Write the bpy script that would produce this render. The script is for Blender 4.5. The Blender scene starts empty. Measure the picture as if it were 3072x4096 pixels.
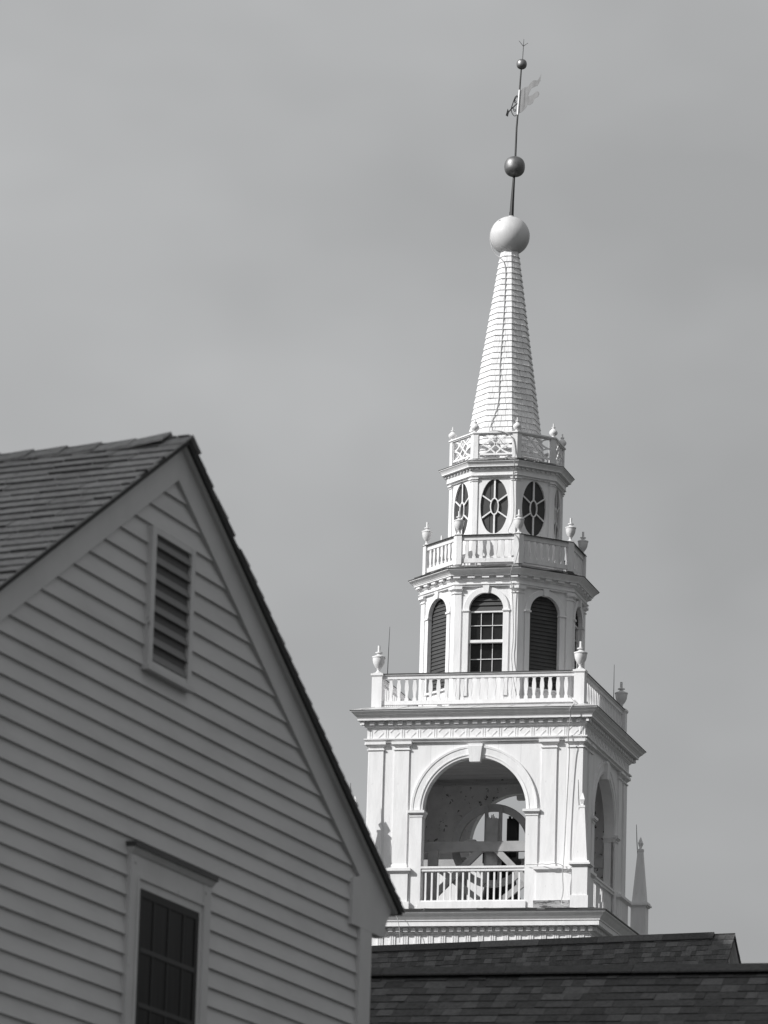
import bpy, math, random
from mathutils import Vector, Matrix
R = math.radians
random.seed(7)
S = bpy.context.scene
COL = S.collection

# ------------------------------------------------------------------ camera
CZ = 1.6                                   # eye height above the ground
pitch, roll = .2296, .0296
cd = bpy.data.cameras.new("camera"); cam = bpy.data.objects.new("camera", cd); COL.objects.link(cam)
fw = Vector((0, math.cos(pitch), math.sin(pitch))); rt = Vector((1, 0, 0)); up = Vector((0, -math.sin(pitch), math.cos(pitch)))
rx = rt * math.cos(roll) + up * math.sin(roll); uy = -rt * math.sin(roll) + up * math.cos(roll)
M = Matrix((rx, uy, -fw)).transposed().to_4x4(); M.translation = (0, 0, CZ)
cam.matrix_world = M
cd.sensor_fit = 'VERTICAL'; cd.sensor_height = 36; cd.sensor_width = 27
cd.lens = 20000 / 4096 * 36
cd.clip_start = .5; cd.clip_end = 5000
cd.dof.use_dof = True; cd.dof.focus_distance = 101; cd.dof.aperture_fstop = 9.3
S.camera = cam

# ------------------------------------------------------------------ sky, sun, exposure
SUN_AZ, SUN_EL = R(64), R(33)              # azimuth from straight behind the camera towards its left
sd = Vector((-math.sin(SUN_AZ) * math.cos(SUN_EL), -math.cos(SUN_AZ) * math.cos(SUN_EL), math.sin(SUN_EL)))
W = bpy.data.worlds.new("World"); S.world = W; W.use_nodes = True
nt = W.node_tree; nt.nodes.clear()
def N(t, **k):
    n = nt.nodes.new(t)
    for a, b in k.items(): setattr(n, a, b)
    return n
sky = N('ShaderNodeTexSky', sky_type='NISHITA', sun_disc=False, sun_elevation=SUN_EL,
        sun_rotation=math.atan2(sd.x, sd.y), air_density=1.0, dust_density=1.5, ozone_density=1.0)
bw = N('ShaderNodeRGBToBW')                # the photograph is black and white
tc = N('ShaderNodeTexCoord'); mp = N('ShaderNodeMapping'); mp.inputs['Scale'].default_value = (11, 11, 17)
mp.inputs['Rotation'].default_value = (0, R(9), 0)
cl = N('ShaderNodeTexNoise'); cl.inputs['Scale'].default_value = 1.0; cl.inputs['Detail'].default_value = 3; cl.inputs['Roughness'].default_value = .55
cr = N('ShaderNodeMapRange'); cr.inputs[1].default_value = .3; cr.inputs[2].default_value = .7; cr.inputs[3].default_value = .98; cr.inputs[4].default_value = 1.20
pw = N('ShaderNodeMath', operation='POWER'); pw.inputs[1].default_value = .45      # thin high haze evens the sky out
mu = N('ShaderNodeMath', operation='MULTIPLY')
mu2 = N('ShaderNodeMath', operation='MULTIPLY'); mu2.inputs[1].default_value = 2.2
cmb = N('ShaderNodeVectorMath', operation='SCALE'); cmb.inputs[0].default_value = (.985, 1.0, 1.012)
bg = N('ShaderNodeBackground'); bg.inputs['Strength'].default_value = .12
out = N('ShaderNodeOutputWorld')
L = nt.links.new
L(sky.outputs[0], bw.inputs[0]); L(tc.outputs['Generated'], mp.inputs[0]); L(mp.outputs[0], cl.inputs['Vector'])
L(cl.outputs['Fac'], cr.inputs[0]); L(bw.outputs[0], pw.inputs[0]); L(pw.outputs[0], mu.inputs[0]); L(cr.outputs[0], mu.inputs[1])
dt = N('ShaderNodeVectorMath', operation='DOT_PRODUCT'); dt.inputs[1].default_value = (-.45, 0, 1.25); L(tc.outputs['Generated'], dt.inputs[0])
ad = N('ShaderNodeMath', operation='ADD'); ad.inputs[1].default_value = .625; L(dt.outputs['Value'], ad.inputs[0])
cap = N('ShaderNodeClamp'); cap.inputs['Min'].default_value = .3; cap.inputs['Max'].default_value = 1.25; L(ad.outputs[0], cap.inputs['Value'])
mu3 = N('ShaderNodeMath', operation='MULTIPLY'); L(mu.outputs[0], mu3.inputs[0]); L(cap.outputs[0], mu3.inputs[1])
L(mu3.outputs[0], mu2.inputs[0]); L(mu2.outputs[0], cmb.inputs['Scale']); L(cmb.outputs[0], bg.inputs['Color']); L(bg.outputs[0], out.inputs[0])
ld = bpy.data.lights.new("sun", 'SUN'); ld.energy = 4.35; ld.angle = R(.5); ld.color = (1, .995, .985)
sun = bpy.data.objects.new("sun", ld); COL.objects.link(sun); sun.rotation_euler = sd.to_track_quat('Z', 'Y').to_euler()
sun.location = (-60, -30, 60)
vs = S.view_settings; vs.view_transform = 'Standard'; vs.look = 'None'; vs.exposure = 0; vs.gamma = 1; vs.use_curve_mapping = False

# ------------------------------------------------------------------ materials
def mat(name, col, rough=.6, metal=0., var=.0, scale=6., bump=0., bscale=40., stretch=(1, 1, 1), dark=None, dthr=.62, dscale=14., spec=.4, seams=0.):
    m = bpy.data.materials.new(name); m.use_nodes = True
    t = m.node_tree; b = t.nodes['Principled BSDF']
    if not isinstance(col, tuple): col = (col * 1.0, col * .995, col * 1.0)
    b.inputs['Roughness'].default_value = rough; b.inputs['Metallic'].default_value = metal
    b.inputs['Specular IOR Level'].default_value = spec
    tcn = t.nodes.new('ShaderNodeTexCoord'); mpn = t.nodes.new('ShaderNodeMapping'); mpn.inputs['Scale'].default_value = stretch
    t.links.new(tcn.outputs['Object'], mpn.inputs[0])
    cur = None
    def mix(a, bcol, fac_sock, blend='MIX'):
        x = t.nodes.new('ShaderNodeMix'); x.data_type = 'RGBA'; x.blend_type = blend
        t.links.new(fac_sock, x.inputs[0])
        if a is None: x.inputs[6].default_value = (*col, 1)
        else: t.links.new(a, x.inputs[6])
        x.inputs[7].default_value = (*bcol, 1)
        return x.outputs[2]
    def noise(sc, detail=5, rg=.6):
        n = t.nodes.new('ShaderNodeTexNoise'); n.inputs['Scale'].default_value = sc; n.inputs['Detail'].default_value = detail; n.inputs['Roughness'].default_value = rg
        t.links.new(mpn.outputs[0], n.inputs['Vector']); return n.outputs['Fac']
    def ramp(s, a, c):
        r = t.nodes.new('ShaderNodeMapRange'); r.inputs[1].default_value = a; r.inputs[2].default_value = c; t.links.new(s, r.inputs[0]); return r.outputs[0]
    if var:
        cur = mix(None, tuple(c * (1 - var) for c in col), ramp(noise(scale), .42, .68))
    if dark is not None:
        cur = mix(cur, (dark, dark * .99, dark), ramp(noise(dscale, 6, .7), dthr, dthr + .03))
    if seams:
        sx = t.nodes.new('ShaderNodeSeparateXYZ'); t.links.new(tcn.outputs['Object'], sx.inputs[0])
        mm = t.nodes.new('ShaderNodeMath'); mm.operation = 'PINGPONG'; mm.inputs[1].default_value = seams / 2; t.links.new(sx.outputs[0], mm.inputs[0])
        lt = t.nodes.new('ShaderNodeMath'); lt.operation = 'LESS_THAN'; lt.inputs[1].default_value = .0035; t.links.new(mm.outputs[0], lt.inputs[0])
        sc = t.nodes.new('ShaderNodeMath'); sc.operation = 'MULTIPLY'; sc.inputs[1].default_value = .5; t.links.new(lt.outputs[0], sc.inputs[0])
        cur = mix(cur, tuple(c * .5 for c in col), sc.outputs[0])
    if cur is None: b.inputs['Base Color'].default_value = (*col, 1)
    else: t.links.new(cur, b.inputs['Base Color'])
    if bump:
        bp = t.nodes.new('ShaderNodeBump'); bp.inputs['Strength'].default_value = bump; bp.inputs['Distance'].default_value = .02
        t.links.new(noise(bscale), bp.inputs['Height']); t.links.new(bp.outputs[0], b.inputs['Normal'])
    return m
WHITE = mat('white_paint', .80, .55, var=.10, scale=4.5, bump=.2, bscale=30, stretch=(1.6, 1.6, .3), dark=.40, dthr=.68, dscale=11)
WALLP = mat('white_boards', .79, .55, var=.08, scale=4, bump=.2, bscale=34, stretch=(1.8, 1.8, .2), dark=.45, dthr=.73, dscale=7, seams=.46)
TRIMW = mat('old_white_trim', .74, .6, var=.16, scale=5, bump=.2, bscale=40, stretch=(1, 1, .5), dark=.25, dthr=.66, dscale=11)
SPIRE = [mat('spire_shingle_paint', c, .5, var=.12, scale=7, bump=.55, bscale=26, stretch=(1, 1, .45), dark=.22, dthr=d, dscale=17) for c, d in ((.80, .68), (.72, .67), (.76, .64))]
DECK = mat('deck_sheet_metal', .55, .5, var=.25, scale=4, bump=.2, bscale=18, dark=.2, dthr=.63, dscale=6)
ROT = mat('rotten_board', .40, .85, var=.5, scale=5, bump=.8, bscale=30, stretch=(.3, .3, 1.6), dark=.09, dthr=.52, dscale=8)
FLASH = mat('dark_flashing', .07, .6, var=.3, scale=6)
LOUV = mat('dark_louver_paint', .058, .6, var=.2, scale=5, bump=.15, bscale=40)
GLASS = mat('dark_glass', .02, .2, spec=.3, var=.6, scale=3.)
INNER = mat('peeling_inner_paint', .72, .8, var=.2, scale=2.5, bump=.3, bscale=25, dark=.05, dthr=.60, dscale=9, stretch=(1, 1, .8))
CEIL = mat('ceiling_boards', .62, .8, var=.25, scale=3, stretch=(.3, 4, 1))
BEAM = mat('painted_timber', .42, .7, var=.2, scale=4, bump=.2, bscale=30)
BELLM = mat('dark_bronze', .04, .5, .6, var=.3, scale=4)
BALLW = mat('weathered_white_ball', .63, .5, var=.2, scale=2.2, bump=.1, bscale=14, stretch=(1, 1, .4), dark=.5, dthr=.66, dscale=4)
GILT = mat('tarnished_gilt_ball', .26, .48, .85, var=.35, scale=7, bump=.15, bscale=14)
IRON = mat('black_iron', .035, .5, .3)
SLEEVE = mat('pale_metal_sleeve', .72, .35, .3)
BANNER = mat('worn_gilt_sheet', .405, .6, .0, var=.28, scale=7, stretch=(2, 2, .4))
CABLE = mat('grey_cable', .42, .6, var=.3, scale=5)
SIDING = mat('clapboard_paint', .62, .55, var=.13, scale=3.0, bump=.08, bscale=40, stretch=(.35, 1, 1.6), dark=.42, dthr=.70, dscale=7)
HTRIM = mat('house_trim_paint', .60, .5, var=.08, scale=4, bump=.06, bscale=30, dark=.25, dthr=.69, dscale=10)
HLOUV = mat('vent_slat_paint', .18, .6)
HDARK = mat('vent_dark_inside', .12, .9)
SASH = mat('dark_sash_paint', .012, .6)
CURT = mat('dark_window_glass', .017, .3, var=.65, scale=6, stretch=(6, 1, .3), spec=.04)
def shingles(name, tones): return [mat(f'{name}_{i}', c, .9, var=.3, scale=28, bump=.5, bscale=120, spec=.15) for i, c in enumerate(tones)]
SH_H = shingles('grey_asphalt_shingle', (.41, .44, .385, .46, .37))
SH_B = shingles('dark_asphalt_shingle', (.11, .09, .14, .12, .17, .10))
EDGE = mat('cut_edge_shadow_line', .075, .9, spec=.1)  # dark cut edges, tone also painting the shadow line under each course
GROUND = mat('ground_grass', (.07, .072, .068), .95, var=.4, scale=.3)

# ------------------------------------------------------------------ mesh builder (coords: u right along a front face, n out of it, h above eye level)
class MB:
    def __init__(s, z=CZ): s.v = []; s.f = []; s.m = []; s.z = z
    def P(s, u, n, h): s.v.append((u, -n, h + s.z)); return len(s.v) - 1
    def face(s, ids, m=0): s.f.append(ids); s.m.append(m)
    def quad(s, a, b, c, d, m=0): s.face([s.P(*a), s.P(*b), s.P(*c), s.P(*d)], m)
    def box(s, u0, u1, n0, n1, h0, h1, m=0):
        p = [s.P(u, n, h) for h in (h0, h1) for n in (n0, n1) for u in (u0, u1)]
        for q in ((0, 1, 3, 2), (4, 6, 7, 5), (2, 3, 7, 6), (0, 4, 5, 1), (0, 2, 6, 4), (1, 5, 7, 3)): s.face([p[i] for i in q], m)
    def hexa(s, lo, hi, m=0, me=None):           # two corresponding polygons joined
        n = len(lo); a = [s.P(*q) for q in lo]; b = [s.P(*q) for q in hi]
        s.face(a[::-1], m); s.face(b, m if me is None else me)
        for i in range(n): j = (i + 1) % n; s.face([a[i], a[j], b[j], b[i]], m)
    def prism(s, poly, n0, n1, m=0):             # polygon in (u,h) extruded in n
        s.hexa([(u, n1, h) for u, h in poly], [(u, n0, h) for u, h in poly], m)
    def ring(s, prof, sides, m=0, close=False):  # (apothem, h) profile swept round a square or octagon
        k = 1 / math.cos(math.pi / sides); off = math.pi / sides; rows = []
        for a, h in prof:
            rows.append([s.P(a * k * math.sin(off + i * 2 * math.pi / sides), a * k * math.cos(off + i * 2 * math.pi / sides), h) for i in range(sides)])
        if close: rows.append(rows[0])
        for r0, r1 in zip(rows, rows[1:]):
            for i in range(sides): j = (i + 1) % sides; s.face([r0[i], r0[j], r1[j], r1[i]], m)
        return rows
    def lathe(s, prof, seg=20, cu=0, cn=0, m=0, caps=True):
        rows = [[s.P(cu + r * math.sin(i * 2 * math.pi / seg), cn + r * math.cos(i * 2 * math.pi / seg), h) for i in range(seg)] for r, h in prof]
        for r0, r1 in zip(rows, rows[1:]):
            for i in range(seg): j = (i + 1) % seg; s.face([r0[i], r0[j], r1[j], r1[i]], m)
        if caps: s.face(rows[0][::-1], m); s.face(rows[-1], m)
    def tube(s, pts, r, seg=8, m=0, caps=True):
        pts = [Vector(p) for p in pts]; rows = []
        rr = r if isinstance(r, (list, tuple)) else [r] * len(pts)
        for i, p in enumerate(pts):
            d = (pts[min(i + 1, len(pts) - 1)] - pts[max(i - 1, 0)]).normalized()
            a = d.cross(Vector((0, 1, .03)))
            if a.length < 1e-3: a = d.cross(Vector((1, 0, 0)))
            a.normalize(); b = d.cross(a)
            rows.append([s.P(*(p + (a * math.cos(t) + b * math.sin(t)) * rr[i])) for t in [k * 2 * math.pi / seg for k in range(seg)]])
        for r0, r1 in zip(rows, rows[1:]):
            for i in range(seg): j = (i + 1) % seg; s.face([r0[i], r0[j], r1[j], r1[i]], m)
        if caps: s.face(rows[0][::-1], m); s.face(rows[-1], m)
    def beam(s, a, b, w, d, m=0):                # rectangular bar in a plane of constant n: w wide in-plane, d deep
        a = Vector(a); b = Vector(b); x = (b - a).normalized(); y = Vector((0, 1, 0)); z = x.cross(y).normalized()
        c = [(z * (i * w / 2) + y * (j * d / 2)) for i, j in ((-1, -1), (1, -1), (1, 1), (-1, 1))]
        s.hexa([tuple(a + q) for q in c], [tuple(b + q) for q in c], m)
    def sweep_arch(s, prof, hs, a0=0., a1=math.pi, seg=28, cu=0., m=0):     # closed profile of (radius, n)
        rows = []
        for i in range(seg + 1):
            t = a0 + (a1 - a0) * i / seg
            rows.append([s.P(cu + r * math.cos(t), n, hs + r * math.sin(t)) for r, n in prof])
        k = len(prof)
        for r0, r1 in zip(rows, rows[1:]):
            for i in range(k): j = (i + 1) % k; s.face([r0[i], r0[j], r1[j], r1[i]], m)
        s.face(rows[0], m); s.face(rows[-1][::-1], m)
    def arch_wall(s, w, h0, h1, n1, t, r, hs, hb, seg=28, m=0, mi=None, w_in=None, mr=None):
        # wall of half width w with an arched opening (radius r, springing hs, sill hb), mitred at its ends
        mi = m if mi is None else mi; mr = m if mr is None else mr
        w_in = w - t if w_in is None else w_in
        pts = [(r, hb)] + [(r * math.cos(math.pi * i / seg), hs + r * math.sin(math.pi * i / seg)) for i in range(seg + 1)] + [(-r, hb)]
        def outer(p, ww):
            u, h = p
            if h <= hs: return (ww if u > 0 else -ww, h)
            du, dh = u / r, (h - hs) / r
            k = min(ww / abs(du) if abs(du) > 1e-6 else 1e9, (h1 - hs) / dh if dh > 1e-6 else 1e9)
            return (du * k, hs + dh * k)
        for (n, ww, mm, fl) in ((n1, w, m, 0), (n1 - t, w_in, mi, 1)):
            for p, q in zip(pts, pts[1:]):
                a, b = outer(p, ww), outer(q, ww)
                poly = [(p[0], n, p[1]), (a[0], n, a[1])]
                if abs(abs(a[0]) - ww) < 1e-6 and abs(b[1] - h1) < 1e-6 and abs(a[1] - h1) > 1e-6: poly.append((a[0], n, h1))
                if abs(abs(b[0]) - ww) < 1e-6 and abs(a[1] - h1) < 1e-6 and abs(b[1] - h1) > 1e-6: poly.append((b[0], n, h1))
                poly += [(b[0], n, b[1]), (q[0], n, q[1])]
                s.face([s.P(*x) for x in (poly[::-1] if fl else poly)], mm)
            if hb > h0:
                s.quad((-ww, n, h0), (ww, n, h0), (ww, n, hb), (-ww, n, hb), mm)
        for p, q in zip(pts, pts[1:]): s.quad((p[0], n1, p[1]), (q[0], n1, q[1]), (q[0], n1 - t, q[1]), (p[0], n1 - t, p[1]), mr)
        s.quad((-r, n1, hb), (r, n1, hb), (r, n1 - t, hb), (-r, n1 - t, hb), mr)
    def build(s, name, mats, parent=None, loc=(0, 0, 0), rz=0., smooth=False):
        me = bpy.data.meshes.new(name); me.from_pydata(s.v, [], s.f); me.update()
        for mm in (mats if isinstance(mats, (list, tuple)) else [mats]): me.materials.append(mm)
        me.polygons.foreach_set('material_index', s.m)
        import bmesh
        bm = bmesh.new(); bm.from_mesh(me); bmesh.ops.recalc_face_normals(bm, faces=bm.faces); bm.to_mesh(me); bm.free()
        if smooth:
            me.polygons.foreach_set('use_smooth', [True] * len(me.polygons)); me.set_sharp_from_angle(angle=R(38))
        o = bpy.data.objects.new(name, me); COL.objects.link(o); o.parent = parent; o.location = loc; o.rotation_euler.z = rz
        return o
def empty(name, loc, rz, label, cat, group=None):
    o = bpy.data.objects.new(name, None); COL.objects.link(o); o.location = loc; o.rotation_euler.z = rz; o.empty_display_size = .5
    o['label'] = label; o['category'] = cat
    if group: o['group'] = group
    return o
def copy(o, parent, loc=None, rz=None, kids=True):
    c = o.copy(); COL.objects.link(c); c.parent = parent
    if loc is not None: c.location = loc
    if rz is not None: c.rotation_euler.z = rz
    if kids:
        for ch in list(o.children): copy(ch, c)
    return c
def at(u, n, a=0., h=0.):          # local position of (u,n) on the face turned by a
    return (u * math.cos(a) + n * math.sin(a), u * math.sin(a) - n * math.cos(a), h)

# ------------------------------------------------------------------ ground
g = MB(0); g.quad((-1500, 300, 0), (1500, 300, 0), (1500, -2500, 0), (-1500, -2500, 0))
go = g.build('ground', GROUND); go['kind'] = 'structure'

# ================================================================== church tower
T = empty('church_tower', (2.5019, 100, 0), -.2498, 'tall white wooden church tower with arched belfry, two eight-sided lanterns and a shingled spire', 'church tower')

# ---- lower shaft with triglyph frieze
b = MB()
b.ring([(2.42, -CZ), (2.44, 14.02), (2.51, 14.02), (2.51, 14.05), (2.475, 14.06), (2.475, 14.40)], 4)
for k in range(4):
    a = k * math.pi / 2; ca, sa = math.cos(a), math.sin(a)
    for i in range(-9, 10):
        for j in (-1, 0, 1):
            c = i * .253 + j * .044
            if abs(c) > 2.43: continue
            q = []
            for u, n in ((c - .014, 2.47), (c + .014, 2.47), (c + .014, 2.494), (c - .014, 2.494)):
                q.append((u * ca + n * sa, -(u * sa - n * ca)))
            b.hexa([(x, y, 14.07) for x, y in q], [(x, y, 14.33) for x, y in q])
b.build('tower_shaft', WHITE, T)
def dentils(mb, sides, a, n0, n1, h0, h1, pitch_, w):
    half = a * math.tan(math.pi / sides) if sides == 8 else a
    for k in range(sides):
        an = k * 2 * math.pi / sides; ca, sa = math.cos(an), math.sin(an)
        cnt = int(half / pitch_ + .2)
        for i in range(-cnt, cnt + 1):
            c = i * pitch_
            q = [(u * ca + n * sa, -(u * sa - n * ca)) for u, n in ((c - w / 2, n0), (c + w / 2, n0), (c + w / 2, n1), (c - w / 2, n1))]
            mb.hexa([(x, y, h0) for x, y in q], [(x, y, h1) for x, y in q])
b = MB()
b.ring([(2.4, 14.335), (2.488, 14.34), (2.51, 14.375), (2.51, 14.475), (2.62, 14.485), (2.62, 14.48), (2.668, 14.48), (2.668, 14.574), (2.685, 14.576), (2.69, 14.60), (2.725, 14.64), (2.77, 14.695), (2.805, 14.722), (2.815, 14.745)], 4)
dentils(b, 4, 2.46, 2.505, 2.58, 14.385, 14.47, .155, .085)
b.build('deck_cornice', WHITE, T)
b = MB(); b.ring([(2.815, 14.746), (2.83, 14.75), (2.83, 14.775), (2.60, 14.83), (2.0, 14.88), (.02, 14.88)], 4)
for k in range(34):                                  # curled, broken edge of the roll roofing
    u = random.uniform(-2.8, 2.75); w = random.uniform(.1, .4); z = random.uniform(.004, .022)
    b.hexa([(u, 2.845, 14.78), (u + w, 2.843, 14.778), (u + w, 2.3, 14.868), (u, 2.3, 14.868)], [(u, 2.845, 14.786 + z), (u + w, 2.843, 14.784 + z * .4), (u + w, 2.3, 14.872), (u, 2.3, 14.872)])
b.build('deck_roof', FLASH, T)

# ---- belfry walls
Wd, TH = 2.17, .2
b = MB()
for k in range(4):
    s0 = len(b.v)
    b.arch_wall(Wd - .0, 14.86, 18.26, Wd, TH, 1.055, 16.88, 14.9, m=0, mi=1, mr=0)
    if k:
        a = k * math.pi / 2
        for i in range(s0, len(b.v)):
            x, y, z = b.v[i]; b.v[i] = (x * math.cos(a) - y * math.sin(a), x * math.sin(a) + y * math.cos(a), z)
wall = b.build('belfry_wall', [WALLP, INNER], T)
b = MB(); b.box(-1.97, 1.97, -1.97, 1.97, 14.885, 14.93); b.build('belfry_floor', DECK, T)
b = MB(); b.box(-1.97, 1.97, -1.97, 1.97, 18.235, 18.26)
for i in range(24): b.box(-1.97, 1.97, -1.9 + i * .16, -1.9 + i * .16 + .012, 18.225, 18.235)
for z in (18.1, 18.165): b.box(-1.96, 1.96, -1.968, -1.945, z, z + .03); b.box(-1.968, -1.945, -1.94, 1.94, z, z + .03)
b.build('belfry_ceiling', CEIL, T)
b = MB()
b.sweep_arch([(1.052, 2.18), (1.052, 2.222), (1.098, 2.226), (1.1, 2.24), (1.12, 2.242), (1.122, 2.232), (1.24, 2.236), (1.245, 2.248), (1.285, 2.252), (1.292, 2.18)], 16.88, seg=36)
for s in (-1, 1):
    u0, u1 = sorted((s * 1.055, s * 1.30)); b.box(u0, u1, 2.15, 2.238, 14.9, 16.75)
arv = b.build('archivolt', WHITE, wall)
imps = []
for s in (-1, 1):
    b = MB()
    u0, u1 = sorted((s * 1.0, s * 1.345)); b.box(u0, u1, 1.98, 2.30, 16.815, 16.865)
    u0, u1 = sorted((s * 1.02, s * 1.325)); b.box(u0, u1, 1.985, 2.275, 16.79, 16.815)
    u0, u1 = sorted((s * 1.03, s * 1.315)); b.box(u0, u1, 1.988, 2.244, 16.77, 16.79)
    u0, u1 = sorted((s * 1.04, s * 1.31)); b.box(u0, u1, 1.99, 2.252, 16.74, 16.77)
    imps.append(b.build('impost', WHITE, wall))
b = MB(); b.hexa([(-.106, 2.15, 17.83), (.106, 2.15, 17.83), (.106, 2.285, 17.83), (-.106, 2.285, 17.83)], [(-.146, 2.15, 18.145), (.146, 2.15, 18.145), (.146, 2.30, 18.145), (-.146, 2.30, 18.145)])
b.box(-.150, .150, 2.15, 2.275, 18.145, 18.20)
key = b.build('keystone', WHITE, wall)
for o in (arv, key, *imps):
    for v_ in o.data.vertices: v_.co.y += .03
for k in (1, 2, 3):
    for o in (arv, key, *imps): copy(o, wall, rz=k * math.pi / 2)

# ---- pilasters on pedestals
def pil_mesh():
    b = MB()
    b.box(-.15, .15, -.02, .032, 15.80, 18.10)
    b.box(-.17, .17, -.02, .055, 15.715, 15.76); b.hexa([(-.17, -.02, 15.76), (.17, -.02, 15.76), (.17, .055, 15.76), (-.17, .055, 15.76)], [(-.152, -.02, 15.80), (.152, -.02, 15.80), (.152, .034, 15.80), (-.152, .034, 15.80)])
    b.box(-.17, .17, -.02, .055, 18.095, 18.118); b.box(-.15, .15, -.02, .030, 18.1, 18.175)
    b.hexa([(-.155, -.02, 18.165), (.155, -.02, 18.165), (.155, .04, 18.165), (-.155, .04, 18.165)], [(-.195, -.02, 18.205), (.195, -.02, 18.205), (.195, .085, 18.205), (-.195, .085, 18.205)])
    b.box(-.205, .205, -.02, .098, 18.205, 18.258)
    return b
pl = None
for k in range(4):
    for u in (-2.035, -1.505, 1.505, 2.035):
        a = k * math.pi / 2
        if pl is None: pl = pil_mesh().build('pilaster', WHITE, T, at(u, Wd, a), a)
        else: copy(pl, T, at(u, Wd, a), a)
b = MB()
b.box(-.465, .465, -.02, .085, 15.03, 15.60); b.hexa([(-.465, -.02, 15.6), (.465, -.02, 15.6), (.465, .085, 15.6), (-.465, .085, 15.6)], [(-.51, -.02, 15.645), (.51, -.02, 15.645), (.51, .13, 15.645), (-.51, .13, 15.645)])
b.box(-.525, .525, -.02, .145, 15.645, 15.70); b.box(-.50, .50, -.02, .10, 15.70, 15.715)
ped = b.build('pedestal', WHITE, T, at(-1.77, Wd), 0)
b = MB(); b.box(-.51, .51, -.02, .125, 14.87, 15.03); plb = b.build('plinth_board', WHITE, ped)
c = None
for k in range(4):
    for u in (-1.77, 1.77):
        if k == 0 and u < 0: continue
        a = k * math.pi / 2; c = copy(ped, T, at(u, Wd, a), a, kids=False); d = copy(plb, c)
        if k == 0:
            d.data = plb.data.copy(); d.data.materials[0] = ROT; d['label'] = 'rotten plinth board with peeling paint'

# ---- railings in the arches
b = MB(); b.box(-1.054, 1.054, 2.085, 2.21, 15.70, 15.742); b.box(-1.054, 1.054, 2.10, 2.19, 15.645, 15.70); b.box(-1.095, 1.095, 2.09, 2.242, 14.895, 15.03); b.box(-1.054, 1.054, 2.09, 2.20, 15.03, 15.062)
rail = b.build('arch_railing', WHITE, T)
bars = [-.958 + .1266 * i for i in range(16)]
b = MB(0); b.box(-.017, .017, -.017, .017, 15.06, 15.65); barm = b.build('baluster', WHITE, rail, at(bars[0], 2.145, 0, CZ))
for u in bars[1:]: copy(barm, rail, at(u, 2.145, 0, CZ))
STUFF = MB()                                     # balusters on the sides turned away
def stuff_box(k, step, u, n, w, d, h0, h1):
    a = k * step
    q = [at(uu, nn, a) for uu, nn in ((u - w, n - d), (u + w, n - d), (u + w, n + d), (u - w, n + d))]
    STUFF.hexa([(x, -y, h0) for x, y, _ in q], [(x, -y, h1) for x, y, _ in q])
for k in (1, 2, 3):
    rk = copy(rail, T, rz=k * math.pi / 2, kids=False)
    for u in bars:
        if k == 1: copy(barm, rk, at(u, 2.145, 0, CZ))
        else: stuff_box(k, math.pi / 2, u, 2.145, .017, .017, 15.06, 15.65)

# ---- entablature with diamonds and cornice
b = MB()
b.ring([(2.17, 18.245), (2.235, 18.25), (2.235, 18.285), (2.28, 18.30), (2.28, 18.325), (2.225, 18.335), (2.225, 18.56)], 4)
for k in range(4):
    a = k * math.pi / 2
    def add(poly2, n0, n1):
        lo = []; hi = []
        for u, h in poly2:
            x, y, _ = at(u, n0, a); lo.append((x, -y, h)); x, y, _ = at(u, n1, a); hi.append((x, -y, h))
        b.hexa(lo, hi)
    for i in range(13):
        c = -1.986 + .331 * i; r = .104; t = .013; hc = 18.442
        for (p, q) in (((0, 1), (1, 0)), ((1, 0), (0, -1)), ((0, -1), (-1, 0)), ((-1, 0), (0, 1))):
            add([(c + p[0] * r, hc + p[1] * r), (c + q[0] * r, hc + q[1] * r), (c + q[0] * (r - t), hc + q[1] * (r - t)), (c + p[0] * (r - t), hc + p[1] * (r - t))], 2.22, 2.234)
    for i in range(14):
        c = -1.986 - .1655 + .331 * i
        for d in (-.022, .022):
            if abs(c + d) < 2.19: add([(c + d - .009, 18.335), (c + d + .009, 18.335), (c + d + .009, 18.55), (c + d - .009, 18.55)], 2.22, 2.2335)
b.build('entablature', WHITE, T)
b = MB()
b.ring([(2.2, 18.54), (2.235, 18.535), (2.255, 18.558), (2.267, 18.563), (2.27, 18.58), (2.27, 18.672), (2.37, 18.68), (2.37, 18.672), (2.392, 18.672), (2.392, 18.718), (2.402, 18.72), (2.408, 18.738), (2.44, 18.768), (2.453, 18.780), (2.462, 18.783), (2.47, 18.80), (2.502, 18.835), (2.516, 18.838), (2.516, 18.856)], 4)
dentils(b, 4, 2.27, 2.265, 2.32, 18.592, 18.668, .192, .095)
b.build('belfry_cornice', WHITE, T)
b = MB(); b.ring([(2.517, 18.856), (2.53, 18.857), (2.53, 18.866)], 4, 1); b.ring([(2.53, 18.866), (2.165, 18.985), (1.5, 18.99), (.02, 18.99)], 4, 0)
for u in (-2.0, -1.1, -.2, .75, 1.6): b.box(u - .008, u + .008, 2.12, 2.135, 18.95, 19.0, 0)
for k in range(6):
    b.hexa([(-2.3 + .75 * k, 2.5, 18.872), (-2.29 + .75 * k, 2.5, 18.872), (-2.09 + .72 * k, 2.17, 18.97), (-2.10 + .72 * k, 2.17, 18.97)], [(-2.3 + .75 * k, 2.5, 18.882), (-2.29 + .75 * k, 2.5, 18.882), (-2.09 + .72 * k, 2.17, 18.99), (-2.10 + .72 * k, 2.17, 18.99)])
b.build('belfry_roof', [DECK, FLASH], T)

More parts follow.
